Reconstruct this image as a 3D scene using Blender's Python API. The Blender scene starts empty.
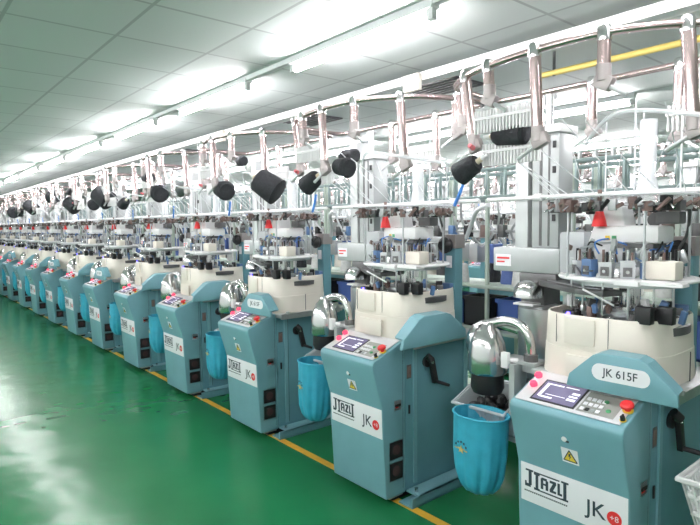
import bpy, bmesh, math, random
from mathutils import Vector, Matrix, Euler
random.seed(7)
PI = math.pi
sc = bpy.context.scene
COL = sc.collection

# ------------------------------------------------------------ materials
def srgb(c):
    return tuple(((v/255)/12.92 if v/255 <= .04045 else ((v/255+.055)/1.055)**2.4) for v in c)
MATS = {}
def mat(name, rgb, rough=.5, metal=0.0, var=.06, vscale=6, bump=0, emit=None, estr=0, trans=0, alpha=1, spec=.5, rvar=0):
    m = bpy.data.materials.new(name); m.use_nodes = True
    nt = m.node_tree; b = nt.nodes['Principled BSDF']
    c = srgb(rgb)
    b.inputs['Roughness'].default_value = rough
    b.inputs['Metallic'].default_value = metal
    b.inputs['Specular IOR Level'].default_value = spec
    b.inputs['Base Color'].default_value = (*c, 1)
    tc = nt.nodes.new('ShaderNodeTexCoord')
    if var or bump or rvar:
        nz = nt.nodes.new('ShaderNodeTexNoise'); nz.inputs['Scale'].default_value = vscale
        nz.inputs['Detail'].default_value = 4
        nt.links.new(tc.outputs['Object'], nz.inputs['Vector'])
    if var:
        r = nt.nodes.new('ShaderNodeValToRGB')
        r.color_ramp.elements[0].position = .3; r.color_ramp.elements[1].position = .7
        r.color_ramp.elements[0].color = (*[v*(1-var) for v in c], 1)
        r.color_ramp.elements[1].color = (*[min(1, v*(1+var)) for v in c], 1)
        nt.links.new(nz.outputs['Fac'], r.inputs['Fac']); nt.links.new(r.outputs['Color'], b.inputs['Base Color'])
    if rvar:
        mr = nt.nodes.new('ShaderNodeMapRange'); mr.inputs['To Min'].default_value = rough-rvar; mr.inputs['To Max'].default_value = rough+rvar
        nt.links.new(nz.outputs['Fac'], mr.inputs['Value']); nt.links.new(mr.outputs['Result'], b.inputs['Roughness'])
    if bump:
        bp = nt.nodes.new('ShaderNodeBump'); bp.inputs['Strength'].default_value = bump; bp.inputs['Distance'].default_value = .01
        nt.links.new(nz.outputs['Fac'], bp.inputs['Height']); nt.links.new(bp.outputs['Normal'], b.inputs['Normal'])
    if emit:
        b.inputs['Emission Color'].default_value = (*srgb(emit), 1); b.inputs['Emission Strength'].default_value = estr
    if trans: b.inputs['Transmission Weight'].default_value = trans
    if alpha < 1: b.inputs['Alpha'].default_value = alpha
    MATS[name] = m
    return m
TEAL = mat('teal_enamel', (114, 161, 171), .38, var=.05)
TEALD = mat('teal_enamel_darker', (99, 147, 158), .42, var=.05)  # darker copy of the teal, for cabinet, base rails, pillar and louvres
BRACK = mat('cast_bracket', (158, 152, 150), .4, .4)
CREAM = mat('cream_plastic', (226, 220, 208), .45, var=.03)
WHITE = mat('white_plastic', (236, 236, 236), .4, var=.02)
PAPER = mat('label_film', (238, 238, 242), .35, var=.02)
GREYP = mat('grey_plate', (176, 180, 180), .35, .3)
STEEL = mat('brushed_steel', (200, 203, 205), .28, .85, var=.08)
CHROME = mat('chrome', (215, 215, 215), .2, 1, var=.02)
PINKST = mat('warm_steel', (196, 176, 174), .22, .9)
ALU = mat('aluminium', (205, 208, 208), .4, .6)
BLACK = mat('black_plastic', (26, 26, 28), .45)
YARN = mat('black_yarn', (38, 40, 44), .85, var=.2, vscale=60, bump=.5)
DARK = mat('dark_steel', (104, 104, 104), .4, .6, var=.2)
BROWN = mat('brown_ceramic', (112, 92, 86), .4, var=.3, vscale=20)
DARKR = mat('dark_red_hub', (62, 40, 42), .6)
PANEL = mat('control_panel_film', (212, 212, 214), .35)
RED = mat('red_plastic', (225, 50, 52), .35)
REDL = mat('red_signal_lamp', (240, 60, 80), .3, emit=(255, 60, 90), estr=1.2)
BLUEL = mat('blue_led', (60, 60, 255), .3, emit=(70, 60, 255), estr=9)
SCREEN = mat('touch_screen', (104, 100, 124), .15, var=.1, emit=(120, 112, 150), estr=.25)
SCRW = mat('screen_text', (225, 225, 235), .2, emit=(230, 230, 245), estr=.6)
KEYP = mat('keypad_film', (150, 152, 146), .4)
GREEN = mat('green_button', (70, 150, 100), .4)
YELL = mat('yellow_sticker', (236, 204, 70), .5)
BLUE = mat('blue_valve', (92, 124, 168), .35)
BLUEC = mat('blue_crate_plastic', (70, 96, 160), .5)
BAG = mat('teal_nylon', (52, 158, 184), .55, var=.12, vscale=12, bump=.2)
CRATE = mat('milky_plastic', (205, 212, 214), .3, alpha=.75)
CLEAR = mat('milky_acrylic', (244, 248, 250), .12, alpha=.45, var=0)
HOSE = mat('white_hose', (225, 228, 230), .35, alpha=.9)
BHOSE = mat('blue_hose', (70, 130, 205), .35)
RAIL = mat('grey_green_rail', (140, 158, 156), .4, .3)
GRACK = mat('pale_green_paint', (176, 190, 178), .5)
CONEW = mat('white_yarn', (232, 232, 230), .85, vscale=40, var=.08, bump=.4)
CONEP = mat('paper_cone', (214, 200, 176), .7)
CONEB = mat('blue_yarn', (96, 116, 172), .85, vscale=40, bump=.4)
INK = mat('dark_ink', (48, 62, 72), .5, var=0)
GOLD = mat('gold_print', (196, 176, 110), .5)
YPAINT = mat('yellow_floor_paint', (206, 160, 48), .45, var=.15, vscale=10)
YPIPE = mat('yellow_pipe', (206, 186, 104), .5)
PINK = mat('pink_tag', (235, 120, 130), .5)
TUBE = mat('lit_tube', (255, 255, 255), .5, var=0, emit=(252, 248, 251), estr=95)
LAMPW = mat('lamp_batten', (222, 226, 226), .4)
WALLM = mat('wall_paint', (222, 226, 224), .7, var=.03, vscale=2)

# floor: green epoxy
FL = mat('green_epoxy_floor', (28, 98, 60), .21, var=.10, vscale=1.3, spec=.16)
b = FL.node_tree.nodes['Principled BSDF']; nt = FL.node_tree
tc = nt.nodes['Texture Coordinate']
n1 = nt.nodes.new('ShaderNodeTexNoise'); n1.inputs['Scale'].default_value = 3.2; n1.inputs['Detail'].default_value = 1.5
bp = nt.nodes.new('ShaderNodeBump'); bp.inputs['Strength'].default_value = .5; bp.inputs['Distance'].default_value = .02
nt.links.new(tc.outputs['Object'], n1.inputs['Vector']); nt.links.new(n1.outputs['Fac'], bp.inputs['Height']); nt.links.new(bp.outputs['Normal'], b.inputs['Normal'])
# ceiling tiles
CE = bpy.data.materials.new('ceiling_tiles'); CE.use_nodes = True
nt = CE.node_tree; b = nt.nodes['Principled BSDF']; b.inputs['Roughness'].default_value = .7
tc = nt.nodes.new('ShaderNodeTexCoord'); mp = nt.nodes.new('ShaderNodeMapping'); br = nt.nodes.new('ShaderNodeTexBrick')
mp.inputs['Location'].default_value = (-.068, .02, 0)
br.offset = 0; br.squash = 1
br.inputs['Scale'].default_value = 1; br.inputs['Brick Width'].default_value = .553; br.inputs['Row Height'].default_value = .535
br.inputs['Mortar Size'].default_value = .011; br.inputs['Mortar Smooth'].default_value = .3
br.inputs['Color1'].default_value = (*srgb((200, 206, 204)), 1); br.inputs['Color2'].default_value = (*srgb((192, 199, 197)), 1)
br.inputs['Mortar'].default_value = (*srgb((165, 170, 170)), 1)
nt.links.new(tc.outputs['Object'], mp.inputs['Vector']); nt.links.new(mp.outputs['Vector'], br.inputs['Vector'])
nt.links.new(br.outputs['Color'], b.inputs['Base Color'])

# ------------------------------------------------------------ mesh builder
class MB:
    def __init__(s, *mats):
        s.bm = bmesh.new(); s.mats = list(mats); s.mi = 0
    def m(s, material):
        if material not in s.mats: s.mats.append(material)
        s.mi = s.mats.index(material); return s
    def _add(s, verts, faces, M=None):
        vs = [s.bm.verts.new((M @ Vector(v)) if M else Vector(v)) for v in verts]
        for f in faces:
            try: fc = s.bm.faces.new([vs[i] for i in f]); fc.material_index = s.mi
            except ValueError: pass
        return s
    def box(s, x0, x1, y0, y1, z0, z1, M=None, bev=0):
        v = [(x, y, z) for z in (z0, z1) for y in (y0, y1) for x in (x0, x1)]
        f = [(0, 2, 3, 1), (4, 5, 7, 6), (0, 1, 5, 4), (2, 6, 7, 3), (0, 4, 6, 2), (1, 3, 7, 5)]
        if bev:
            t = bmesh.new(); vs = [t.verts.new(p) for p in v]
            for q in f: t.faces.new([vs[i] for i in q])
            bmesh.ops.bevel(t, geom=list(t.edges), offset=bev, segments=2, affect='EDGES', profile=.6)
            t.verts.index_update()
            v = [tuple(p.co) for p in t.verts]; f = [[q.index for q in fc.verts] for fc in t.faces]; t.free()
        return s._add(v, f, M)
    def prism(s, poly, axis, a0, a1, bev=0, M=None):
        n = len(poly)
        def P(p, a):
            return (a, p[0], p[1]) if axis == 'x' else (p[0], a, p[1]) if axis == 'y' else (p[0], p[1], a)
        v = [P(p, a0) for p in poly]+[P(p, a1) for p in poly]
        f = [list(range(n)), list(range(2*n-1, n-1, -1))]+[(i, i+n, (i+1) % n+n, (i+1) % n) for i in range(n)]
        t = bmesh.new(); vs = [t.verts.new(p) for p in v]
        for q in f: t.faces.new([vs[i] for i in q])
        bmesh.ops.recalc_face_normals(t, faces=t.faces)
        if bev: bmesh.ops.bevel(t, geom=list(t.edges), offset=bev, segments=3, affect='EDGES', profile=.5)
        t.verts.index_update()
        v = [tuple(p.co) for p in t.verts]; f = [[q.index for q in fc.verts] for fc in t.faces]; t.free()
        return s._add(v, f, M)
    def lathe(s, prof, c=(0, 0, 0), seg=20, M=None, sx=1, sy=1, cap=True, fn=None):
        v = []; f = []
        for (r, z) in prof:
            for k in range(seg):
                a = 2*PI*k/seg; rr = r*(fn(a, z) if fn else 1)
                v.append((c[0]+rr*math.cos(a)*sx, c[1]+rr*math.sin(a)*sy, c[2]+z))
        for i in range(len(prof)-1):
            for k in range(seg):
                a = i*seg+k; b_ = i*seg+(k+1) % seg
                f.append((a, b_, b_+seg, a+seg))
        if cap:
            f.append(list(range(seg))[::-1]); f.append([(len(prof)-1)*seg+k for k in range(seg)])
        return s._add(v, f, M)
    def cyl(s, p0, p1, r0, r1=None, seg=12):
        p0 = Vector(p0); p1 = Vector(p1); d = p1-p0; r1 = r0 if r1 is None else r1
        M = Matrix.Translation(p0) @ d.to_track_quat('Z', 'Y').to_matrix().to_4x4()
        return s.lathe([(r0, 0), (r1, d.length)], seg=seg, M=M)
    def tube(s, pts, r, seg=8, closed=False):
        pts = [Vector(p) for p in pts]; n = len(pts); v = []; f = []
        up0 = None
        for i, p in enumerate(pts):
            if closed: d = pts[(i+1) % n]-pts[i-1]
            else: d = pts[min(i+1, n-1)]-pts[max(i-1, 0)]
            d.normalize()
            if up0 is None:
                up0 = Vector((0, 0, 1)) if abs(d.z) < .9 else Vector((1, 0, 0))
            a = (up0-d*up0.dot(d)).normalized(); up0 = a; b_ = d.cross(a)
            rr = r[i] if isinstance(r, (list, tuple)) else r
            for k in range(seg):
                t = 2*PI*k/seg; v.append(tuple(p+a*rr*math.cos(t)+b_*rr*math.sin(t)))
        m = n if closed else n-1
        for i in range(m):
            for k in range(seg):
                f.append((i*seg+k, i*seg+(k+1) % seg, ((i+1) % n)*seg+(k+1) % seg, ((i+1) % n)*seg+k))
        if not closed:
            f.append(list(range(seg))[::-1]); f.append([(n-1)*seg+k for k in range(seg)])
        return s._add(v, f)
    def mesh(s, me, M):
        vs = [tuple(v.co) for v in me.vertices]; fs = [list(p.vertices) for p in me.polygons]
        return s._add(vs, fs, M)
    def build(s, name, parent=None, smooth=35, label=None):
        bmesh.ops.recalc_face_normals(s.bm, faces=s.bm.faces)
        me = bpy.data.meshes.new(name); s.bm.to_mesh(me); s.bm.free()
        for m_ in s.mats: me.materials.append(m_)
        if smooth:
            me.polygons.foreach_set('use_smooth', [True]*len(me.polygons))
            try: me.set_sharp_from_angle(angle=math.radians(smooth))
            except Exception: pass
        o = bpy.data.objects.new(name, me); COL.objects.link(o)
        if parent: o.parent = parent
        if label: o['label'] = label
        return o
def smooth_pts(pts, n=6, closed=False):
    pts = [Vector(p) for p in pts]; N = len(pts); out = []
    rng = range(N) if closed else range(N-1)
    for i in rng:
        p0 = pts[i-1] if (closed or i > 0) else pts[i]; p1 = pts[i]; p2 = pts[(i+1) % N]
        p3 = pts[(i+2) % N] if (closed or i+2 < N) else pts[(i+1) % N]
        for k in range(n):
            t = k/n
            out.append(.5*((2*p1)+(-p0+p2)*t+(2*p0-5*p1+4*p2-p3)*t*t+(-p0+3*p1-3*p2+p3)*t**3))
    if not closed: out.append(pts[-1])
    return out
def empty(name, loc=(0, 0, 0), rz=0):
    o = bpy.data.objects.new(name, None); o.empty_display_size = .1; COL.objects.link(o)
    o.location = loc; o.rotation_euler = (0, 0, rz); return o
def tag(o, label=None, cat=None, group=None, kind=None):
    if label: o['label'] = label
    if cat: o['category'] = cat
    if group: o['group'] = group
    if kind: o['kind'] = kind
    return o
def text_mesh(s, size, depth=0, bold=0):
    cu = bpy.data.curves.new('lettering', 'FONT'); cu.body = s; cu.size = size; cu.extrude = depth; cu.offset = bold
    cu.align_x = 'CENTER'; cu.align_y = 'CENTER'; cu.resolution_u = 3
    o = bpy.data.objects.new('lettering', cu); COL.objects.link(o)
    bpy.context.view_layer.update()
    me = bpy.data.meshes.new_from_object(o.evaluated_get(bpy.context.evaluated_depsgraph_get()))
    bpy.data.objects.remove(o); bpy.data.curves.remove(cu)
    return me
def copy_tree(o, parent=None, skip=()):
    c = o.copy(); COL.objects.link(c); c.parent = parent
    for ch in list(o.children):
        if ch.name.split('.')[0] in skip: continue
        copy_tree(ch, c, skip)
    return c

# ------------------------------------------------------------ room
def struct(name, mb, smooth=0):
    o = mb.build(name, smooth=smooth); o['kind'] = 'structure'; return o
X0, X1, Y0, Y1, ZC = -27.0, 3.0, -3.0, 15.0, 2.75
struct('floor', MB(FL).box(X0, X1, Y0, Y1, -.1, 0))
struct('ceiling', MB(CE).box(X0, X1, Y0, Y1, ZC, ZC+.1))
struct('wall_left', MB(WALLM).box(X0-.2, X0, Y0, Y1, -.1, ZC+.1))
struct('wall_right', MB(WALLM).box(X1, X1+.2, Y0, Y1, -.1, ZC+.1))
struct('wall_back', MB(WALLM).box(X0, X1, Y1, Y1+.2, -.1, ZC+.1))
struct('wall_front', MB(WALLM).box(X0, X1, Y0-.2, Y0, -.1, ZC+.1))
struct('trim_1', MB(YPAINT).box(X0, X1, 2.32, 2.375, 0, .002))

# ------------------------------------------------------------ the machine (local: x right, y depth, z up; front of console at y=0)
CONSOLE = [(.035, .045), (.014, .42), (.008, .60), (-.062, .85), (-.066, .878), (-.056, .898), (.17, .985), (.20, .985), (.20, .045)]
def on_panel(y):            # height of the sloping console top
    return .8985+.3826*(y+.06)
SL = math.atan(.3826)
def PM(x, y, lift=0):       # frame on the sloping console top: x right, y up-slope, z out
    return Matrix.Translation((x, y, on_panel(y)+lift)) @ Matrix.Rotation(SL, 4, 'X')
def front_y(z):
    for (ya, za), (yb, zb) in zip(CONSOLE[:5], CONSOLE[1:5]):
        if za <= z <= zb: return ya+(yb-ya)*(z-za)/(zb-za)
    return 0
def FM(x, z, lift=.001):    # frame on the console front
    z0 = z-.02; z1 = z+.02
    dy = front_y(z1)-front_y(z0); a = math.atan2(-dy, z1-z0)
    return Matrix.Translation((x, front_y(z)-lift, z)) @ Matrix.Rotation(PI/2+a, 4, 'X')

def logo(mb, M):
    # J I A Z L I between two rules, letters drawn as bars; unit = metre, origin at the centre
    def bar(x0, x1, y0, y1): mb.box(x0, x1, y0, y1, 0, .0012, M=M)
    def par(pts): mb.prism(pts, 'z', 0, .0012, M=M)
    t = .013
    bar(-.100, -.062, .034, .042); bar(-.085, -.070, -.030, .036); bar(-.104, -.075, -.040, -.026); bar(-.104, -.096, -.030, -.016)     # J
    bar(-.058, -.030, .026, .034); bar(-.050, -.037, -.034, .03); bar(-.058, -.030, -.042, -.034)                                       # I
    bar(-.058, .066, .034, .040); bar(-.058, .100, -.044, -.038)                                                                        # rules
    bar(-.024, -.012, -.028, .020); bar(.000, .012, -.028, .016); bar(-.020, .006, .014, .025); bar(-.014, .004, -.008, .0)             # A
    bar(.020, .050, .014, .025); bar(.020, .050, -.028, -.018); par([(.018, -.020), (.034, -.020), (.052, .016), (.036, .016)])           # Z
    bar(.057, .068, -.028, .025); bar(.058, .078, -.028, -.018)                                                                         # L
    bar(.074, .108, .034, .042); bar(.084, .098, -.044, .036); bar(.076, .106, -.044, -.036)                                            # I

def make_machine():
    R = empty('knitting_machine')
    # ---- console
    con = MB(TEAL).prism(CONSOLE, 'x', -.25, .257, bev=.008)
    con.m(BLACK).box(.2535, .257, .176, .179, .08, .96)
    con.m(GREYP).box(-.245, .24, .075, .19, .03, .052)
    con = con.build('console')
    con.parent = R
    cp = MB(PANEL).box(-.235, .235, 0, .235, 0, .0035, M=PM(0, -.045, .0005), bev=.0015)
    cp.m(KEYP).box(.045, .2, .02, .16, .003, .0045, M=PM(0, -.045, .0005))
    cp = cp.build('control_panel', con)
    scn = MB(BLACK).box(-.17, .035, .02, .175, .0035, .0065, M=PM(0, -.045, .0005))
    scn.m(SCREEN).box(-.162, .027, .028, .167, .006, .0075, M=PM(0, -.045, .0005))
    for (a, b_, c, d) in ((-.15, -.135, .05, .15), (-.15, -.07, .142, .15), (-.06, .0, .145, .15), (-.14, -.08, .045, .055), (-.02, .018, .06, .075), (-.02, .018, .085, .095), (-.015, .018, .105, .12), (-.12, -.03, .07, .073)):
        scn.m(SCRW).box(a, b_, c, d, .007, .0082, M=PM(0, -.045, .0005))
    scn.build('touch_screen', con)
    kb = MB(PAPER)
    for i in range(4):
        for j in range(3):
            kb.m([PAPER, GREYP, BLACK][(i*2+j) % 3 if j == 0 else 0]).box(.055+i*.022, .070+i*.022, .03+j*.035, .048+j*.035, .0045, .008, M=PM(0, -.045, .0005))
    kb.build('keypad', con)
    MB(GREEN).lathe([(.010, .003), (.010, .009), (.007, .011)], M=PM(.165, .01)).build('button', con, label='green button')
    MB(GREEN).lathe([(.010, .003), (.010, .009), (.007, .011)], M=PM(.135, .06)).build('button', con, label='green button')
    e = MB(YELL).lathe([(.021, .0), (.021, .006)], M=PM(.226, .045)); e.m(RED).lathe([(.012, .005), (.012, .018), (.026, .024), (.026, .034), (.020, .040)], M=PM(.226, .045), seg=20)
    e.build('emergency_button', con, label='red mushroom emergency button')
    k = MB(YELL).lathe([(.013, .003), (.013, .006)], M=PM(.234, -.016)); k.m(BLACK).lathe([(.010, .006), (.009, .022)], M=PM(.234, -.016)).box(-.003, .003, -.010, .010, .02, .027, M=PM(.234, -.016))
    k.build('rotary_knob', con, label='black rotary knob on a yellow ring')
    for (x, y) in ((-.236, .125), (-.222, .06)):
        l = MB(PAPER).lathe([(.019, .0), (.019, .006)], M=PM(x+.02, y)); l.m(REDL).lathe([(.016, .005), (.018, .018), (.014, .026), (.006, .03)], M=PM(x+.02, y), seg=16)
        l.build('signal_lamp', con, label='glowing red signal lamp')
    MB(BLACK).box(.0, .012, .0, .012, 0, .012, M=PM(.06, .185)).build('plug', con)
    # ---- front signs
    M = FM(0, .513, .0015)
    # label lies over the kink, build as plate following the lower front
    yb, yt = front_y(.423), front_y(.598); a = math.atan2(yb-yt, .175)
    M = Matrix.Translation((.008, (yb+yt)/2-.0015, .5105)) @ Matrix.Rotation(PI/2+a, 4, 'X')
    s = MB(PAPER).box(-.240, .243, -.09, .09, -.001, .001, M=M, bev=.0006)
    s = s.build('brand_sign', con)
    lg = MB(INK); logo(lg, M @ Matrix.Translation((-.115, .022, .001)))
    lg.box(-.222, -.012, -.0385, -.0365, 0.001, .0015, M=M)
    for i in range(22): lg.box(-.222+i*.0096, -.216+i*.0096, -.043, -.0365, .001, .0016, M=M)
    lg.mesh(text_mesh('JK', .092, bold=.0008), M @ Matrix.Translation((.112, -.008, .0015)))
    lg.build('lettering', s, smooth=0)
    rd = MB(RED).lathe([(.030, .001), (.030, .0022)], M=M @ Matrix.Translation((.189, -.014, 0)), seg=28)
    rd.m(PAPER).mesh(text_mesh('+8', .035), M @ Matrix.Translation((.189, -.014, .0028)))
    rd.build('red_emblem', s, smooth=0)
    M2 = FM(.022, .71, .0012)
    w = MB(PAPER).box(-.037, .037, -.035, .035, 0, .001, M=M2)
    w.m(YELL).prism([(-.030, -.024), (.030, -.024), (0, .028)], 'z', .001, .0018, M=M2)
    w.m(INK)
    for (p, q) in (((-.030, -.024), (.030, -.024)), ((.030, -.024), (0, .028)), ((0, .028), (-.030, -.024))):
        w.cyl(M2 @ Vector((p[0], p[1], .0018)), M2 @ Vector((q[0], q[1], .0018)), .0022, seg=6)
    w.prism([(-.004, .012), (.006, .012), (.001, .0), (.006, .0), (-.004, -.018), (-.001, -.003), (-.006, -.003)], 'z', .0018, .0024, M=M2)
    w.build('warning_sticker', con, smooth=0, label='white sticker with a yellow warning triangle')
    M3 = FM(.006, .785, .001)
    MB(WHITE).lathe([(.012, 0), (.011, .004), (.006, .006)], M=M3).m(BLACK).box(.004, .02, -.012, -.004, 0, .003, M=M3).build('door_lock', con)
    # ---- side of console
    for z in (.145, .275):
        v = MB(DARK).box(.2545, .257, .062, .178, z, z+.115)
        v.m(BLACK).box(.256, .2585, .068, .172, z+.006, z+.109)
        v.m(DARKR).lathe([(.032, 0), (.030, .003), (.01, .004)], M=Matrix.Translation((.258, .12, z+.058)) @ Matrix.Rotation(PI/2, 4, 'Y'))
        v.build('vent_fan', con)
    v = MB(PAPER).box(.2545, .257, .105, .165, .575, .635); v.m(BLACK).box(.256, .262, .11, .16, .598, .612, bev=.002)
    v.m(RED).box(.2565, .2585, .115, .14, .59, .597); v.build('main_switch', con)
    for z in (.70, .76): MB(TEALD).box(.2545, .2565, .10, .14, z, z+.008).build('louvre', con)
    # ---- cabinet
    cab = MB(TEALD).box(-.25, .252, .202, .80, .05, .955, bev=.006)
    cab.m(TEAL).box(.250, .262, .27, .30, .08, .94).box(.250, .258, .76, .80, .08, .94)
    cab.m(BLACK).box(.2525, .254, .306, .309, .08, .94)
    cab = cab.build('cabinet', R)
    v = MB(DARK).box(.2535, .2555, .215, .255, .75, .835, bev=.0008); v.m(BROWN).box(.255, .2565, .22, .25, .76, .825); v.build('sight_window', cab)
    MB(BLACK).box(.253, .260, .228, .242, .53, .585, bev=.003).build('latch', cab)
    # ---- base
    for (xa, xb) in ((.262, .375), (-.36, -.262)):
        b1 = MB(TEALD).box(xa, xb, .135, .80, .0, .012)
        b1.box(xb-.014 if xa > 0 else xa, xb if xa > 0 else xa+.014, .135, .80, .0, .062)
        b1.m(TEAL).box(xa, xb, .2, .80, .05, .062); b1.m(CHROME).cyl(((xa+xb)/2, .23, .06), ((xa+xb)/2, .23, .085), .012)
        b1.build('base_rail', R)
    MB(BLACK).box(-.22, .22, .12, .70, 0, .05).build('plinth', R)
    # ---- bed flange
    f = MB(GREYP).box(-.30, .335, .19, .82, .957, .985, bev=.004)
    f.m(STEEL).box(.336, .345, .19, .78, .95, .992).cyl((.345, .25, .99), (.345, .25, 1.01), .014).cyl((.345, .75, .99), (.345, .75, 1.01), .014)
    f.m(GREYP).box(-.50, -.30, .22, .34, .985, 1.0)
    f.build('bed_flange', R)
    # ---- crank
    c = MB(BLACK).lathe([(.034, 0), (.034, .018), (.02, .022)], M=Matrix.Translation((.252, .39, .83)) @ Matrix.Rotation(PI/2, 4, 'Y'), seg=20)
    c.cyl((.27, .38, .87), (.29, .405, .84), .022).box(-.012, .012, -.02, .02, -.13, .03, M=Matrix.Translation((.285, .41, .82)) @ Matrix.Rotation(.25, 4, 'X'), bev=.004)
    c.m(CHROME).lathe([(.010, 0), (.008, .006)], M=Matrix.Translation((.298, .40, .83)) @ Matrix.Rotation(PI/2, 4, 'Y'))
    c = c.build('crank_arm', R)
    MB(BLACK).tube([(.285, .437, .702), (.33, .437, .702), (.40, .437, .70)], [.011, .012, .010]).build('crank_grip', c)
    # ---- cream guard
    def sq(a, z):
        n = 3.2; ca = abs(math.cos(a)); sa = abs(math.sin(a)); r = (ca**n+sa**n)**(-1/n)
        return r*.96
    g = MB(CREAM).lathe([(.314, .985), (.308, 1.12), (.306, 1.122), (.300, 1.268), (.296, 1.274), (.289, 1.270), (.289, 1.16)], c=(-.012, .47, 0), seg=56, sx=.97, sy=1.0, cap=False, fn=sq)
    g.m(CREAM).box(-.12, .02, .168, .176, 1.145, 1.262, bev=.003).box(-.10, .10, .148, .16, 1.0, 1.10, bev=.004)
    g.m(DARK).box(.075, .078, .1795, .1815, 1.14, 1.272).box(-.17, -.168, .186, .19, 1.14, 1.27).box(.305, .309, .45, .453, 1.0, 1.13)
    g.build('cream_guard', R)
    # ---- bed inside guard
    d = MB(DARK).lathe([(.285, 1.20), (.285, 1.235), (.27, 1.24)], c=(0, .47, 0), seg=36, sy=1)
    d.m(STEEL).lathe([(.18, 1.24), (.18, 1.262), (.165, 1.272), (.13, 1.276), (.13, 1.29), (.10, 1.295)], c=(.03, .42, 0), seg=32)
    for i in range(16):
        a = 2*PI*i/16+.2; d.m([CHROME, DARK, BLACK, BROWN][i % 4]).box(-.02, .02, -.012, .012, 0, .035+.02*(i % 3), M=Matrix.Translation((.02+.225*math.cos(a), .45+.225*math.sin(a), 1.24)) @ Matrix.Rotation(a, 4, 'Z'), bev=.003)
    d.build('needle_bed', R)
    d = MB(CHROME).lathe([(.085, 1.29), (.085, 1.31), (.045, 1.315), (.045, 1.43), (.06, 1.43)], c=(.06, .42, 0), seg=24)
    for i in range(12):
        a = 2*PI*i/12; d.m(DARK).box(-.014, .014, -.003, .003, 0, .012, M=Matrix.Translation((.06+.07*math.cos(a), .42+.07*math.sin(a), 1.308)) @ Matrix.Rotation(a, 4, 'Z'))
    d.build('spindle', R)
    for (x, y) in ((.20, .24), (.262, .30)):
        MB(BLACK).box(x-.032, x+.032, y-.022, y+.022, 1.262, 1.335, bev=.004).build('solenoid', R)
    led = MB(BLACK).box(-.145, -.085, .195, .235, 1.262, 1.288, bev=.003); led.m(BLUEL).lathe([(.010, 0), (.008, .005)], M=Matrix.Translation((-.115, .194, 1.276)) @ Matrix.Rotation(PI/2, 4, 'X')); led.build('sensor_light', R, label='small glowing blue sensor light')
    # swinging arm plate from tower
    a = MB(DARK).prism([(-.46, .50), (-.40, .42), (-.1, .22), (.04, .2), (.08, .30), (-.08, .36), (-.3, .52), (-.42, .58)], 'z', 1.365, 1.39, bev=.003)
    a.m(STEEL).prism([(-.44, .50), (-.1, .27), (.0, .26), (-.3, .50)], 'z', 1.389, 1.394)
    a.m(WHITE).cyl((-.02, .14, 1.40), (.08, .22, 1.33), .005, seg=6)
    a.m(CHROME).lathe([(.075, 1.30), (.072, 1.345), (.05, 1.375), (.02, 1.39)], c=(-.47, .42, 0), seg=20)
    a.build('swing_arm', R)
    # upper plate
    up = MB(WHITE).lathe([(.30, 1.428), (.305, 1.436), (.30, 1.445)], c=(.03, .44, 0), seg=40, sy=.85)
    up.m(WHITE).box(.18, .36, .19, .26, 1.43, 1.442).box(.10, .2, .17, .2, 1.425, 1.445)
    up.m(STEEL).lathe([(.24, 1.405), (.24, 1.428)], c=(.03, .44, 0), seg=32, sy=.85)
    up.build('upper_plate', R)
    # valve blocks
    for i in range(9):
        a = PI*(1.02+.98*i/8.0); x = .02+.225*math.cos(a); y = .45+.19*math.sin(a)
        MM = Matrix.Translation((x, y, 1.445)) @ Matrix.Rotation(a+PI/2, 4, 'Z')
        v = MB([BLUE, GREYP, CLEAR][i % 3]); v.box(-.03, .03, -.02, .02, 0, .07+.01*(i % 2), M=MM, bev=.004)
        v.m(DARK).box(-.018, .018, -.024, -.018, .01, .05, M=MM)
        for k in (-1, 0, 1): v.m([BROWN, BLACK, CHROME][(i+k) % 3]).cyl(MM @ Vector((k*.016, 0, .07)), MM @ Vector((k*.016, 0, .115+.01*((i+k) % 2))), .006, seg=6)
        v.m(CHROME).cyl(MM @ Vector((0, -.03, .03)), MM @ Vector((0, .03, .03)), .008, seg=8)
        v.build('valve_block', R)
    rl = random.Random(21); lkA = MB(CHROME); lkB = MB(CHROME)
    for i in range(70):
        a = rl.uniform(PI*.95, PI*2.05); q = rl.uniform(.10, .27); zz = rl.choice((1.26, 1.30, 1.45, 1.46, 1.52, 1.57)); h_ = rl.uniform(.01, .05)
        lk = lkA if zz < 1.4 else lkB; lk.m([CHROME, STEEL, BROWN, BLUE, DARK, GREYP, WHITE, STEEL][rl.randrange(8)])
        MM = Matrix.Translation((.02+q*math.cos(a), .45+q*.85*math.sin(a), zz)) @ Matrix.Rotation(a, 4, 'Z') @ Matrix.Rotation(rl.uniform(-.5, .5), 4, 'Y')
        if i % 3: lk.box(-rl.uniform(.006, .022), .014, -.009, .009, -.01, h_, M=MM, bev=.002)
        else: lk.cyl(MM @ Vector((-.03, 0, 0)), MM @ Vector((.03, .01, h_)), .004, seg=6)
    for i in range(7):
        a = PI*(1.08+.84*i/6); lk = lkA; lk.m([STEEL, CHROME][i % 2]).cyl((.02+.24*math.cos(a), .45+.21*math.sin(a), 1.27), (.02+.24*math.cos(a), .45+.21*math.sin(a), 1.43), .005, seg=6)
    lkA.build('cam_levers', R); lkB.build('yarn_fingers', R)
    rr = random.Random(3)
    h = MB(BHOSE)
    for i in range(8):
        a = PI*(1.05+.9*i/7.0); x = .02+.20*math.cos(a); y = .45+.17*math.sin(a)
        h.m([BHOSE, HOSE, BLACK, BHOSE][i % 4]).tube(smooth_pts([(x, y, 1.55), (x+rr.uniform(-.03, .03), y+.02, 1.60), (x*.8+.02, y+.07, 1.58+rr.uniform(0, .04)), (x*.5, .5, 1.56)], 4), .004, seg=5)
    h.build('air_hoses', R)
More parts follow.
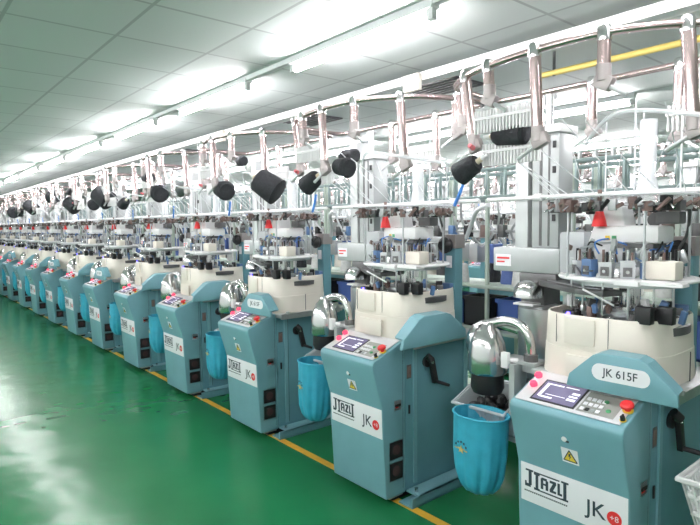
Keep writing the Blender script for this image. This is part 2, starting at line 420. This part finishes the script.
    MB(CREAM).box(.18, .30, .28, .37, 1.447, 1.525, bev=.008).build('servo_cover', R)
    MB(CLEAR).box(-.25, -.12, .34, .50, 1.445, 1.65, bev=.02).build('valve_cover', R)
    hd = MB(WHITE).box(-.08, .21, .34, .52, 1.595, 1.675, bev=.025)
    hd.prism([(-.12, 1.50), (-.125, 1.60), (-.09, 1.70), (-.05, 1.765), (.03, 1.765), (.05, 1.67), (.05, 1.50)], 'y', .38, .50, bev=.012)
    hd.m(DARK).box(.0, .18, .36, .5, 1.575, 1.597).lathe([(.03, 0), (.03, .012)], M=Matrix.Translation((.13, .5, 1.70)) @ Matrix.Rotation(PI/2, 4, 'X'))
    hd.m(DARK).box(.16, .26, .42, .5, 1.68, 1.735, bev=.01)
    hd.m(YELL).box(-.02, .0, .337, .341, 1.61, 1.63); hd.m(GREEN).box(.01, .03, .337, .341, 1.61, 1.63)
    hd.build('motor_housing', R)
    c = MB(RED).lathe([(.034, 1.672), (.028, 1.70), (.016, 1.745), (.010, 1.75)], c=(-.045, .33, 0), seg=16)
    c.m(BROWN).cyl((-.045, .33, 1.748), (-.045, .33, 1.84), .010); c.build('red_funnel', R, label='small red funnel')
    # clip ring and acrylic disc
    r = MB(STEEL).tube([(.0+.30*math.cos(2*PI*k/36), .45+.27*math.sin(2*PI*k/36), 1.765) for k in range(36)], .006, seg=6, closed=True)
    rc = random.Random(9)
    for i in range(34):
        a = 2*PI*i/34+rc.uniform(-.03, .03)
        r.m([BROWN, DARK, BROWN, BLACK][rc.randrange(4)]).cyl((.30*math.cos(a), .45+.27*math.sin(a), 1.75+rc.uniform(-.01, .01)), (.33*math.cos(a+.12), .45+.30*math.sin(a+.12), 1.77+rc.uniform(-.01, .02)), .009, seg=7)
    for i in range(30):
        a = 2*PI*i/30+rc.uniform(-.05, .05); MM = Matrix.Translation((.30*math.cos(a), .45+.27*math.sin(a), 1.765)) @ Matrix.Rotation(a, 4, 'Z')
        r.m([BROWN, DARK, BROWN, GREYP, BLACK][(i*7) % 5]).box(-.022, .022, -.016, .016, -.02-rc.uniform(0, .012), .012+rc.uniform(0, .025), M=MM, bev=.004)
        if i % 2: r.m(CHROME).cyl(MM @ Vector((.02, 0, 0)), MM @ Vector((.05, 0, -.02)), .005, seg=6)
    for i in range(5):
        a = 2*PI*i/5+.4; r.m(STEEL).cyl((.28*math.cos(a), .45+.25*math.sin(a), 1.44), (.28*math.cos(a), .45+.25*math.sin(a), 1.765), .006, seg=6)
    r.build('feeder_ring', R)
    MB(CLEAR).lathe([(.33, 1.800), (.335, 1.806), (.33, 1.812)], c=(0, .45, 0), seg=40).build('acrylic_disc', R)
    t = MB(WHITE).cyl((-.75, .45, 1.825), (.61, .45, 1.825), .011, seg=10); t.m(WHITE).cyl((-.45, .45, 1.825), (-.41, .45, 1.825), .02).cyl((.40, .45, 1.825), (.44, .45, 1.825), .02)
    t.build('air_pipe', R)
    # tower
    t = MB(ALU).box(-.605, -.525, .50, .62, 1.42, 2.30, bev=.006)
    t.m(GREYP).box(-.50, -.345, .50, .64, 1.56, 2.16, bev=.004)
    t.m(DARK).box(-.455, -.44, .497, .501, 1.57, 2.15).box(-.405, -.395, .497, .501, 1.57, 2.15)
    for z in (1.70, 1.95, 2.08): t.m(BLACK).box(-.378, -.362, .492, .50, z, z+.035)
    t.m(WHITE).box(-.52, -.33, .48, .66, 2.16, 2.20, bev=.006)
    t.m(STEEL).cyl((-.44, .56, 2.2), (-.44, .56, 2.39), .022)
    t = t.build('tower', R)
    tb = MB(GREYP).box(-.72, -.315, .46, .70, 1.425, 1.56, bev=.012); tb.m(DARK).box(-.55, -.33, .46, .68, 1.36, 1.425, bev=.01)
    tb.m(PAPER).box(-.70, -.60, .457, .461, 1.455, 1.52)
    tb.m(RED).box(-.69, -.61, .4555, .4575, 1.495, 1.505).box(-.69, -.64, .4555, .4575, 1.475, 1.483)
    tb.m(DARK).box(-.56, -.42, .50, .66, .99, 1.36)
    tb.build('tower_box', t)
    # teal pillar
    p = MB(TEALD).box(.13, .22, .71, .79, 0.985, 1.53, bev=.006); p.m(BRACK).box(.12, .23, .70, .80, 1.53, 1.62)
    p.m(BLUE).box(.14, .21, .67, .71, 1.22, 1.30, bev=.01)
    p = p.build('pillar', R)
    g = MB(BLACK).lathe([(.05, 0), (.055, .03), (.03, .06)], M=Matrix.Translation((.17, .69, 1.55)) @ Matrix.Rotation(PI/2, 4, 'X'), seg=16)
    g.m(PAPER).box(.155, .20, .699, .704, 1.40, 1.48); g.m(DARK).tube(smooth_pts([(.18, .64, 1.56), (.24, .57, 1.64), (.27, .5, 1.74), (.28, .46, 1.82)], 5), .007)
    g.m(BHOSE).tube(smooth_pts([(.44, .44, 1.80), (.47, .43, 1.84), (.50, .42, 1.88), (.53, .41, 1.93)], 5), .010, seg=6)
    g.m(HOSE).tube(smooth_pts([(.29, .74, 1.60), (.40, .66, 1.70), (.52, .55, 1.77), (.64, .5, 1.80)], 5), .014, seg=7)
    g.build('air_regulator', p)
    # suction duct and chrome collector on the left
    u = MB(CHROME).lathe([(.096, .905), (.105, .92), (.10, 1.0), (.088, 1.07), (.062, 1.13), (.035, 1.155), (.03, 1.175)], c=(-.585, .23, 0), seg=28)
    u.m(BLACK).lathe([(.075, .80), (.088, .83), (.085, .905)], c=(-.585, .23, 0), seg=24)
    u.m(CHROME).tube(smooth_pts([(-.585, .25, 1.16), (-.50, .26, 1.185), (-.41, .26, 1.175), (-.36, .26, 1.12), (-.352, .27, 1.03)], 6), .025, seg=14)
    u.m(DARK).lathe([(.035, 1.0), (.035, 1.035)], c=(-.352, .27, 0))
    u = u.build('sock_collector', R, label='polished steel sock collector with elbow pipe')
    MB(WHITE).box(-.47, -.43, .18, .21, .96, 1.04, bev=.005).cyl((-.46, .20, 1.0), (-.40, .23, 1.0), .012).build('collector_valve', u)
    u2 = MB(STEEL).lathe([(.10, .86), (.112, .88), (.112, 1.235), (.10, 1.25)], c=(-.46, .52, 0), seg=28); u2.m(WHITE).box(-.56, -.44, .42, .56, 1.25, 1.262, bev=.003)
    u2.m(DARK).lathe([(.07, .70), (.09, .86)], c=(-.46, .52, 0), seg=20)
    u2.build('filter_canister', R)
    u3 = MB(CHROME).lathe([(.055, .96), (.062, .98), (.058, 1.05), (.035, 1.09), (.018, 1.11)], c=(-.80, .42, 0), seg=20).tube(smooth_pts([(-.80, .42, 1.10), (-.74, .45, 1.13), (-.66, .5, 1.10), (-.56, .52, 1.08)], 4), .018)
    u3.tube(smooth_pts([(-.80, .42, .97), (-.80, .43, .85), (-.72, .48, .78), (-.54, .52, .78)], 4), .022)
    u3.build('separator', R)
    ar = MB(GREYP).box(-.50, -.26, .10, .16, .60, .94).box(-.50, -.40, .12, .36, .90, .94); ar = MB(GREYP).box(-.425, -.395, .19, .30, .62, .985).box(-.47, -.262, .26, .30, .94, .985).box(-.62, -.262, .21, .24, .58, .605).build('crate_bracket', R)
    # ---- creel ring with hanging posts
    pts = [(-.745, .50), (-.725, .30), (-.69, .10), (-.54, -.03), (-.35, -.105), (-.09, -.145), (.12, -.140), (.26, -.10), (.42, .01), (.54, .17), (.60, .36), (.57, .53), (.3, .545), (0, .545), (-.35, .545), (-.66, .545)]
    ring = MB(PINKST).tube(smooth_pts([(x, y, 2.385) for x, y in pts], 5, closed=True), .015, seg=12, closed=True)
    ring.m(STEEL).cyl((-.44, .545, 2.385), (-.44, .60, 2.36), .02)
    ring = ring.build('creel_ring', R)
    posts = [(-.517, -.045, 2.06, .05), (-.344, -.107, 2.25, .01), (-.09, -.145, 2.03, .02), (.186, -.128, 2.22, 0), (.415, .01, 2.02, .03), (-.70, .14, 2.2, .02), (.58, .28, 2.2, 0), (.20, .545, 2.08, 0), (-.2, .545, 2.15, 0)]
    for i, (x, y, zb, lean) in enumerate(posts):
        p = MB(PINKST).cyl((x, y, 2.395), (x+lean, y, zb), .024, seg=14)
        p.m(CHROME).lathe([(.026, 2.355), (.027, 2.362), (.027, 2.40), (.02, 2.412)], c=(x, y, 0), seg=14)
        p.m(BRACK).cyl((x+lean, y, zb+.05), (x+lean, y, zb-.01), .027, seg=12)
        if i == 0: p.m(PINK).lathe([(.012, 0), (.010, .03)], M=Matrix.Translation((x+lean+.02, y-.03, zb-.02)) @ Matrix.Rotation(1.2, 4, 'X')); p.m(BRACK)
        p.box(-.028, .042, -.018, .018, -.038, .016, M=Matrix.Translation((x+lean, y, zb)) @ Matrix.Rotation(.5 if i % 2 else -.4, 4, 'Y'), bev=.008)
        p.m(ALU).cyl((x+lean, y, zb-.02), (x+lean-.09 if i % 2 == 0 else x+lean+.09, y-.01, zb-.075), .009, seg=8)
        p.build('creel_post', ring)
    for (x, y, z, n, w) in ((-.27, -.10, 2.16, 18, .30), (-.27, -.04, 2.02, 18, .30), (.42, .15, 2.1, 14, .24)):
        c = MB(WHITE).box(x-w/2, x+w/2, y-.012, y+.012, z-.006, z+.006)
        for k in range(n):
            xx = x-w/2+w*(k+.5)/n; c.box(xx-.0035, xx+.0035, y-.010, y+.010, z-.065, z+.035)
        c.build('yarn_comb', ring)
    # thin yarn strands and clear guide tubes down to the feeder ring
    y_ = MB(HOSE)
    for i in range(14):
        a = 2*PI*i/14; q = pts[(i*16)//14]
        y_.cyl((q[0]*.8, .17+(q[1]-.17)*.8, 2.08+.05*(i % 3)), (.29*math.cos(a+3.0), .45+.26*math.sin(a+3.0), 1.80), .0022, seg=4)
    for (x, y) in ((.12, .30), (.26, .42), (.02, .62), (-.15, .6)):
        y_.cyl((x, y, 1.81), (x, y, 2.22), .004, seg=6)
    y_.m(CLEAR).lathe([(.05, 1.82), (.036, 1.90), (.036, 2.15)], c=(.10, .48, 0), seg=16)
    y_.tube(smooth_pts([(.0, .1, 2.02), (.2, -.05, 2.10), (.45, -.05, 2.06), (.6, .2, 2.02)], 5), .008, seg=8)
    y_.build('yarn_guides', R)
    return R

def make_hood(R, front):
    # teal swivel hood; across the front or folded along the right side
    prof = [(-.265, 0), (-.25, .06), (-.13, .165), (-.09, .18), (.09, .18), (.13, .165), (.26, .055), (.265, 0)]
    if front: M = Matrix.Translation((.185, .055, .992)) @ Matrix.Rotation(.03, 4, 'Z') @ Matrix.Diagonal((.83, 1, .90, 1))
    else: M = Matrix.Translation((.352, .36, .965)) @ Matrix.Rotation(PI/2, 4, 'Z') @ Matrix.Diagonal((1.1, 1, 1, 1))
    h = MB(TEAL).prism(prof, 'y', -.012, .012, bev=.005, M=M)
    # rim folding back along the upper edge
    for (a, b_) in zip(prof[1:-2], prof[2:-1]):
        v = [(a[0], .0, a[1]), (b_[0], .0, b_[1]), (b_[0]*.97, .075, b_[1]+.004), (a[0]*.97, .075, a[1]+.004)]
        lo = [(p[0]*.97, p[1], p[2]-.012) for p in v]
        h._add(v+lo, [(0, 1, 2, 3), (7, 6, 5, 4), (0, 4, 5, 1), (1, 5, 6, 2), (2, 6, 7, 3), (3, 7, 4, 0)], M)
    h = h.build('hood', R)
    if front:
        W, H = .138, .038
        pl = [(-W+H+H*math.cos(t), H*math.sin(t)) for t in [PI/2+PI*k/8 for k in range(9)]]+[(W-H+H*math.cos(t), H*math.sin(t)) for t in [-PI/2+PI*k/8 for k in range(9)]]
        PMx = M @ Matrix.Translation((.008, -.0125, .095)) @ Matrix.Rotation(PI/2, 4, 'X')
        p = MB(PAPER).prism(pl, 'z', 0, .0015, M=PMx)
        p.m(INK).mesh(text_mesh('JK 615F', .052, bold=.0006), PMx @ Matrix.Translation((0, 0, .002)))
        p.build('model_plate', h, smooth=0)
    return h

proto = make_machine()
XS = [0, 1.41, 2.85, 4.25, 5.62, 6.99, 8.36, 9.74, 11.12, 12.5, 13.9, 15.3, 16.7, 18.1, 19.5]
CX, CY = -1.21, 2.2
front_hood = [1, 0, 1, 0, 0, 1, 0, 1, 0, 0, 1, 0, 1, 0, 1]
ordn = ['first', 'second', 'third', 'fourth', 'fifth', 'sixth', 'seventh', 'eighth', 'ninth', 'tenth', 'eleventh', 'twelfth', 'thirteenth', 'fourteenth', 'fifteenth']
MG = 'teal sock knitting machines of the front row'
machines = []
for i, dx in enumerate(XS):
    machines.append(proto if i == 0 else copy_tree(proto))
HF = None
for i, (R, dx) in enumerate(zip(machines, XS)):
    R.location = (CX-dx+(.012 if i == 0 else 0), CY, 0)
    if i == 0: HF = make_hood(R, True)
    elif i == 1: HS = make_hood(R, False)
    else: copy_tree(HF if front_hood[i] else HS, R)
    lab = ('teal knitting machine, hood %s, %s from the right in front row' % ('across the front' if front_hood[i] else 'folded to the side', ordn[i]))
    if i == 0: lab = 'nearest teal knitting machine with the big model plate facing front'
    tag(R, lab, 'machine', MG)

# ------------------------------------------------------------ crates and bags between the machines
def make_crate():
    o = MB(CRATE)
    def ringp(w, d, z): return [(-w, -d, z), (w, -d, z), (w, d, z), (-w, d, z)]
    lo = ringp(.12, .10, 0); hi = ringp(.155, .13, .19); hi2 = ringp(.170, .145, .19); hi3 = ringp(.170, .145, .175)
    loi = ringp(.114, .094, .006); hii = ringp(.149, .124, .19)
    v = lo+hi+loi+hii; f = [(3, 2, 1, 0), (8, 9, 10, 11)]
    for k in range(4):
        j = (k+1) % 4; f += [(k, j, j+4, k+4), (k+8, k+12, j+12, j+8), (k+4, j+4, j+12, k+12)]
    o._add(v, f)
    o.tube([(-.16, -.135, .19), (.16, -.135, .19), (.16, .135, .19), (-.16, .135, .19)], .010, seg=8, closed=True)
    for k in range(7):
        x = -.12+.04*k; o.cyl((x*.82, -.102, .01), (x, -.131, .185), .004, seg=5)
    c = o.build('plastic_crate', smooth=30)
    rs = random.Random(4); p = MB(BLACK)
    for k in range(26):
        a = rs.uniform(0, 6.28); x = rs.uniform(-.11, .11); y = rs.uniform(-.09, .09); z = .05+.08*rs.random()
        p.tube(smooth_pts([(x-.03*math.cos(a), y-.03*math.sin(a), z), (x, y, z+.015), (x+.03*math.cos(a), y+.03*math.sin(a), z-.005)], 3), [.012]+[.022]*5+[.014], seg=7)
    p.box(-.115, .115, -.095, .095, .008, .07)
    p.build('sock_heap', c, label='heap of black socks')
    return c
def make_bag():
    def fn(a, z):
        w = min(1, max(0, (.40-z)/.33)); return 1+.05*w*math.sin(9*a+2*z)+.045*w*math.sin(15*a-5*z)
    b_ = MB(BAG).lathe([(.035, .0), (.075, .012), (.108, .05), (.130, .11), (.141, .2), (.144, .3), (.146, .385), (.150, .40), (.149, .408), (.143, .405), (.140, .3), (.135, .2), (.12, .11), (.09, .05)], seg=72, cap=True, fn=fn, sy=.85)
    b_.tube([(.148*math.cos(2*PI*k/40), .148*.85*math.sin(2*PI*k/40), .405) for k in range(40)], .006, seg=8, closed=True)
    b_ = b_.build('cloth_bag', smooth=60)
    # printed mark
    p = MB(GOLD); MM = lambda a, z, rr: Matrix.Translation((rr*math.cos(a), rr*.85*math.sin(a), z)) @ Matrix.Rotation(a+PI/2, 4, 'Z') @ Matrix.Rotation(PI/2, 4, 'X')
    A = MM(math.radians(262), .24, .1475)
    st = []
    for k in range(10):
        r_ = .026 if k % 2 == 0 else .011; t = PI/2+k*PI/5; st.append((r_*math.cos(t), r_*.8*math.sin(t)))
    p.prism(st, 'z', -.002, .001, M=A)
    p.m(INK)
    for k in range(5):
        t = math.radians(150-30*k); p.box(-.004, .004, -.005, .005, -.001, .0012, M=A @ Matrix.Translation((.042*math.cos(t), .038*math.sin(t), 0)))
    p.m(GOLD).box(-.045, -.02, -.002, .002, -.002, .001, M=A).box(.02, .045, -.002, .002, -.003, .0005, M=A)
    p.build('printed_star', b_, smooth=0)
    return b_
crate0 = make_crate(); bag0 = make_bag()
for i, dx in enumerate(XS[:12]):
    x = CX-dx
    c = crate0 if i == 0 else copy_tree(crate0)
    c.location = (x-.60, CY+.36, .585); c.rotation_euler = (.36, 0, .04)
    g = bag0 if i == 0 else copy_tree(bag0)
    g.location = (x-.515, CY+.085, .322); g.rotation_euler = (-.03, .0, random.uniform(-.1, .1))
    g.scale = (1, 1, 1) if i != 1 else (.97, .97, 1.04)
    where = 'left of the nearest machine' if i == 0 else 'left of the %s machine from the right' % ordn[i]
    tag(c, 'milky plastic crate under the steel collector %s' % where, 'crate', 'milky crates between the machines')
    tag(g, 'turquoise cloth bag hung open on a hoop %s' % where, 'bag', 'turquoise bags between the machines')
# white perforated basket right of nearest machine
P_ = empty('perforated_basket', (-.635, 2.48, -.13))
b_ = MB(WHITE)
n = 10
def rp(w, d, z): return [(-w, -d, z), (w, -d, z), (w, d, z), (-w, d, z)]
zs = [(.12, .105, .62), (.135, .118, .69), (.15, .13, .76), (.165, .145, .815)]
for w, d, z in zs: b_.tube([Vector(p) for p in rp(w, d, z)], .010, seg=6, closed=True)
for k in range(11):
    t = -1+2*k/10
    for sgn in (-1, 1):
        b_.cyl((t*.12, sgn*.105, .62), (t*.165, sgn*.145, .815), .006, seg=5); b_.cyl((sgn*.12, t*.105, .62), (sgn*.165, t*.145, .815), .006, seg=5)
b_.box(-.12, .12, -.105, .105, .615, .625)
b_.tube([Vector(p) for p in rp(.178, .158, .825)], .012, seg=8, closed=True)
b_.build('basket_body', P_)
MB(CREAM).box(-.09, .09, -.08, .08, .13, .615, bev=.01).build('pedestal', P_)
tag(P_, 'white perforated plastic basket on a pale stand at the right edge', 'basket')

# ------------------------------------------------------------ yarn cones hanging from the creels
def make_cone(r0, r1, L, yarn=YARN):
    c = MB(yarn).lathe([(r0*.75, 0), (r0, .012), (r0, .02), (r1, L-.015), (r1*.82, L), (r1*.3, L+.002)], seg=24)
    c.m(CONEP).lathe([(r1*.32, L-.01), (r1*.26, L+.03)], seg=12)
    c.m(WHITE).lathe([(r1*.25, L+.02), (.008, L+.07)], seg=8)
    return c.build('yarn_cone')
cA = make_cone(.062, .050, .13); cB = make_cone(.048, .044, .17); cC = make_cone(.105, .092, .20)
protos = [cA, cB, cC]; used = [False]*3
def place(kind, loc, direction, label, group):
    o = protos[kind] if not used[kind] else copy_tree(protos[kind]); used[kind] = True
    d = Vector(direction); o.rotation_euler = d.to_track_quat('Z', 'Y').to_euler(); o.location = loc
    return tag(o, label, 'yarn cone', group)
CONES = [(0, -1.677, 2.12, 1.947, .117, 't'), (0, -1.454, 2.14, 2.08, .17, 'h'), (1, -2.92, 2.12, 1.968, .13, 't'), (1, -2.694, 2.25, 2.119, .15, 'h'), (1, -2.595, 2.12, 2.035, .125, 'r'),
 (2, -3.438, 2.12, 1.974, .21, 'b'), (2, -4.067, 2.25, 2.217, .15, 'h'), (2, -4.12, 2.12, 1.984, .16, 'r'), (3, -5.492, 2.12, 2.03, .18, 'r'), (3, -5.748, 2.12, 2.195, .19, 'h'),
 (4, -7.28, 2.12, 2.072, .25, 'b'), (4, -6.512, 2.12, 1.969, .124, 't'), (5, -7.716, 2.12, 2.0, .155, 'r'), (5, -8.753, 2.12, 2.025, .22, 'b'), (5, -8.888, 2.14, 2.217, .19, 'h'),
 (6, -9.942, 2.12, 2.2, .22, 'r'), (7, -11.61, 2.12, 2.087, .24, 'b'), (8, -12.6, 2.12, 2.05, .2, 't'), (9, -13.445, 2.12, 2.042, .24, 'r')]
DIRS = {'t': (.85, .1, .45), 'h': (-1, .1, .06), 'r': (-.9, .1, .15), 'b': (-.6, -.45, .5)}
PH = {'t': 'tipped down at the left of', 'h': 'held level on', 'r': 'lying sideways under', 'b': 'large and drooping from'}
for (i, x, y, z, sz, k) in CONES:
    kind = {'t': 0, 'h': 1, 'r': 0, 'b': 2}[k]; d = Vector(DIRS[k]).normalized()
    Ls = (.13, .17, .20)[kind]; scl = sz/(.128, .17, .22)[kind]
    o = place(kind, Vector((x, y, z))-d*Ls*scl/2, d, 'black yarn cone %s the ring above %s' % (PH[k], 'nearest machine' if i == 0 else '%s machine from right' % ordn[i]), 'black yarn cones under the creel rings')
    o.scale = (scl,)*3

# ------------------------------------------------------------ racks behind the front row
def make_rack():
    R = empty('yarn_rack')
    for x in (-.68, 0, .68):
        for y in (0, .42):
            MB(GRACK).box(x-.013, x+.013, y-.013, y+.013, 0, 2.14).build('rack_post', R)
    for z in (.22, .80, 1.17):
        MB(GRACK).box(-.70, .70, -.02, .44, z, z+.022, bev=.003).build('shelf', R)
    t = MB(RAIL)
    for y in (0, .42):
        for z in (1.90, 2.12): t.cyl((-.70, y, z), (.70, y, z), .018, seg=8)
        for k in range(9): t.cyl((-.66+k*.165, y, 1.90), (-.66+k*.165, y, 2.12), .016, seg=6)
        for k in range(12): t.m(GREYP).cyl((-.64+k*.116, y, 2.13), (-.64+k*.116, y, 2.18), .016, seg=6); t.m(RAIL)
    t.build('top_frame', R)
    h = MB(HOSE)
    rr = random.Random(5)
    for k in range(8):
        x = -.6+k*.17; h.m([HOSE, ALU, GREYP][k % 3]).tube(smooth_pts([(x, .0, 1.92), (x+rr.uniform(-.05, .05), .05, 1.75), (x+rr.uniform(-.1, .1), .1, 1.62), (x+rr.uniform(-.1, .1), .15, 1.5)], 3), .010, seg=6)
        h.m([DARK, BLUE, BLACK, BROWN][k % 4]).box(x-.03, x+.03, .06, .12, 1.58, 1.68, bev=.008).m(BLUEC if k % 3 == 0 else GREYP).box(x-.05, x+.04, .16, .3, 1.36, 1.52, bev=.01)
    h.cyl((-.70, .1, 1.63), (.70, .1, 1.63), .012)
    h.build('tension_bar', R)
    return R
rack0 = make_rack()
coneK = []
for nm, mt in (('black', YARN), ('white', CONEW), ('blue', CONEB)):
    c = MB(mt).lathe([(.06, 0), (.064, .01), (.050, .15), (.035, .16)], seg=18); c.m(CONEP).lathe([(.018, .16), (.015, .18)], seg=10); coneK.append((nm, c.build('yarn_cone')))
usedK = {}
def cone_on(k, loc, label, group):
    nm, o = coneK[k]
    if nm in usedK: o = copy_tree(o)
    usedK[nm] = 1; o.location = loc; tag(o, label, 'yarn cone', group)
rng = random.Random(11)
binb = MB(BLUEC).box(-.14, .14, -.11, .11, 0, .012)
for q in ((-.14, -.128, -.11, .11), (.128, .14, -.11, .11), (-.14, .14, -.11, -.098), (-.14, .14, .098, .11)): binb.box(q[0], q[1], q[2], q[3], 0, .17)
binb.box(-.15, .15, -.12, -.108, .15, .17).box(-.15, .15, .108, .12, .15, .17); bin0 = binb.build('storage_bin'); ub = False; bblk = None
racks = [-1.35-1.41*k for k in range(11)]
for i, x in enumerate(racks):
    r = rack0 if i == 0 else copy_tree(rack0); r.location = (x, 3.75, 0)
    tag(r, 'pale green steel yarn rack behind the front row, %s from the right' % ordn[i], 'rack', 'yarn racks behind the front row')
    for k in range(6):
        c = [0, 1, 1, 0, 2, 1][(k+i) % 6]
        cone_on(c, (x-.55+k*.2+rng.uniform(-.02, .02), 3.75+.1+rng.uniform(0, .18), 1.192), '%s yarn cone standing on the upper shelf of a pale green rack' % coneK[c][0], '%s cones on the upper rack shelves' % coneK[c][0])
    for k in range(4):
        o = bin0 if not ub else copy_tree(bin0); ub = True
        o.location = (x-.50+k*.335, 3.75+.2, .822); o.scale = (1, 1, 1.5)
        if k % 2:
            if bblk is None:
                me = bin0.data.copy(); me.materials[0] = BLACK; bblk = me
            o.data = bblk; tag(o, 'black plastic bin on the middle shelf of a pale green rack', 'bin', 'black bins on the middle rack shelves'); continue
        tag(o, 'blue plastic bin on the middle shelf of a pale green rack', 'bin', 'blue bins on the middle rack shelves')

# ------------------------------------------------------------ rows of machines further back
skip = ('brand_sign', 'warning_sticker', 'keypad', 'louvre', 'plug', 'button', 'door_lock', 'sock_collector', 'separator', 'latch', 'sight_window', 'main_switch', 'vent_fan', 'crank_arm')
row = 0
for (yy, rz, xs, nm) in ((6.0, PI, [-2.3-1.41*k for k in range(11)], 'second row, backs to the racks'),
                         (8.6, 0, [-3.6-1.45*k for k in range(10)], 'third row beyond the racks'),
                         (11.6, 0, [-5.0-1.6*k for k in range(9)], 'fourth row near the back wall')):
    for i, x in enumerate(xs):
        m = copy_tree(machines[1 if rz == 0 else 2], None, skip); m.location = (x, yy, 0); m.rotation_euler = (0, 0, rz)
        tag(m, 'sock knitting machine half hidden in the %s' % nm, 'machine', 'machines in the %s' % nm)

# ------------------------------------------------------------ lamps
def make_lamp():
    R = empty('tube_lamp')
    MB(LAMPW).prism([(-.022, 0), (-.03, -.045), (.03, -.045), (.022, 0)], 'x', -.60, .60).build('batten', R)
    MB(TUBE).cyl((-.555, 0, -.078), (.555, 0, -.078), .018, seg=10).build('tube', R)
    for s in (-1, 1):
        MB(LAMPW).box(s*.575-.02, s*.575+.02, -.017, .017, -.095, -.04, bev=.004).build('end_cap', R)
    return R
lamp0 = make_lamp(); ul = False
def lamp(x, y, label, group):
    global ul
    o = lamp0 if not ul else copy_tree(lamp0); ul = True
    o.location = (x, y, ZC); tag(o, label, 'lamp', group)
pl = ['nearest', 'second nearest', 'third nearest', 'fourth nearest', 'fifth nearest', 'sixth nearest', 'seventh nearest', 'eighth nearest', 'ninth nearest', 'tenth nearest', 'eleventh nearest']
for i in range(12):
    lamp(-2.41+1.744-1.744*i, 2.05, 'lit fluorescent tube lamp in the ceiling line above the machine fronts, %s' % (pl[i-1] if i else 'just outside'), 'ceiling lamps above the front row')
tr = MB(LAMPW).box(-19, 1, 2.03, 2.07, ZC-.03, ZC).build('trim_2'); tr['kind'] = 'structure'
for yy in (4.8, 7.2, 9.8, 12.8):
    for i in range(9):
        lamp(-.9-1.6*i-(yy-4.3)*.35, yy, 'lit fluorescent tube lamp far back under the ceiling beyond the racks', 'ceiling lamps over the back rows')
for i in range(13):
    lamp(1.6-1.35*i, -1.0, 'added fluorescent tube lamp, out of view over the green aisle', 'added out-of-view lamps over the aisle')  # added row outside the view, brightens the machine fronts

# ------------------------------------------------------------ overhead trunking and pipes
st = MB(WHITE).box(-24, 2.5, 2.80, 2.90, 2.645, 2.70, bev=.004).build('trim_3'); st['kind'] = 'structure'
g = MB(YPIPE).cyl((-2.0, 3.25, 2.62), (1.0, 3.25, 2.62), .018, seg=10)
g.m(DARK)
for x in (-1.9, -.9): g.cyl((x, 3.25, 2.60), (x, 3.25, ZC), .010, seg=6)
tag(g.build('yellow_pipe'), 'yellow gas pipe hung under the ceiling behind the nearest creel ring', 'pipe')

jb0 = MB(CREAM).box(-.07, .07, -.04, .0, -.055, .055, bev=.006)
jb0 = jb0.build('junction_box'); jb0.location = (-2.66, 2.80, 2.635); tag(jb0, 'cream junction box on the white trunking left of the nearest creel ring', 'box')
jb1 = copy_tree(jb0); jb1.location = (-5.42, 2.80, 2.635); tag(jb1, 'cream junction box on the white trunking above the third machine', 'box')
vt = MB(BLACK).box(-.26, .26, -.20, .20, -.012, 0)
vt.m(DARK)
for k in range(7): vt.box(-.25, .25, -.17+.056*k, -.155+.056*k, -.02, -.01)
vt = vt.build('ceiling_vent')
for k, x in enumerate((-4.6, -7.6, -2.9)):
    v = vt if k == 0 else copy_tree(vt); v.location = (x, 3.35, ZC); tag(v, 'dark ceiling vent behind the white trunking above the %s machine' % ('second', 'fourth', 'nearest')[k], 'vent', 'ceiling vents')

# ------------------------------------------------------------ camera
cam = bpy.data.cameras.new('camera'); co = bpy.data.objects.new('camera', cam); COL.objects.link(co)
cam.sensor_fit = 'HORIZONTAL'; cam.sensor_width = 36; cam.lens = 36*560/700; cam.clip_start = .05; cam.clip_end = 100
yaw, pitch, roll = math.radians(50.15), math.radians(3.8), math.radians(-.63)
F = Vector((-math.sin(yaw)*math.cos(pitch), math.cos(yaw)*math.cos(pitch), -math.sin(pitch)))
Rt = F.cross(Vector((0, 0, 1))).normalized(); U = Rt.cross(F)
r_ = Rt*math.cos(roll)+U*math.sin(roll); u_ = -Rt*math.sin(roll)+U*math.cos(roll)
co.matrix_world = Matrix(((r_.x, u_.x, -F.x, 0), (r_.y, u_.y, -F.y, 0), (r_.z, u_.z, -F.z, 1.69), (0, 0, 0, 1)))
sc.camera = co
w = bpy.data.worlds.new('world'); sc.world = w; w.use_nodes = True
w.node_tree.nodes['Background'].inputs['Color'].default_value = (.8, .85, .9, 1); w.node_tree.nodes['Background'].inputs['Strength'].default_value = .3
vs = sc.view_settings; vs.view_transform = 'Standard'; vs.look = 'None'; vs.exposure = 0.68; vs.gamma = 1; vs.use_curve_mapping = False
sc.cycles.use_denoising = True
sc.cycles.max_bounces = 8; sc.cycles.diffuse_bounces = 4; sc.cycles.glossy_bounces = 3; sc.cycles.transparent_max_bounces = 10; sc.cycles.sample_clamp_indirect = 4
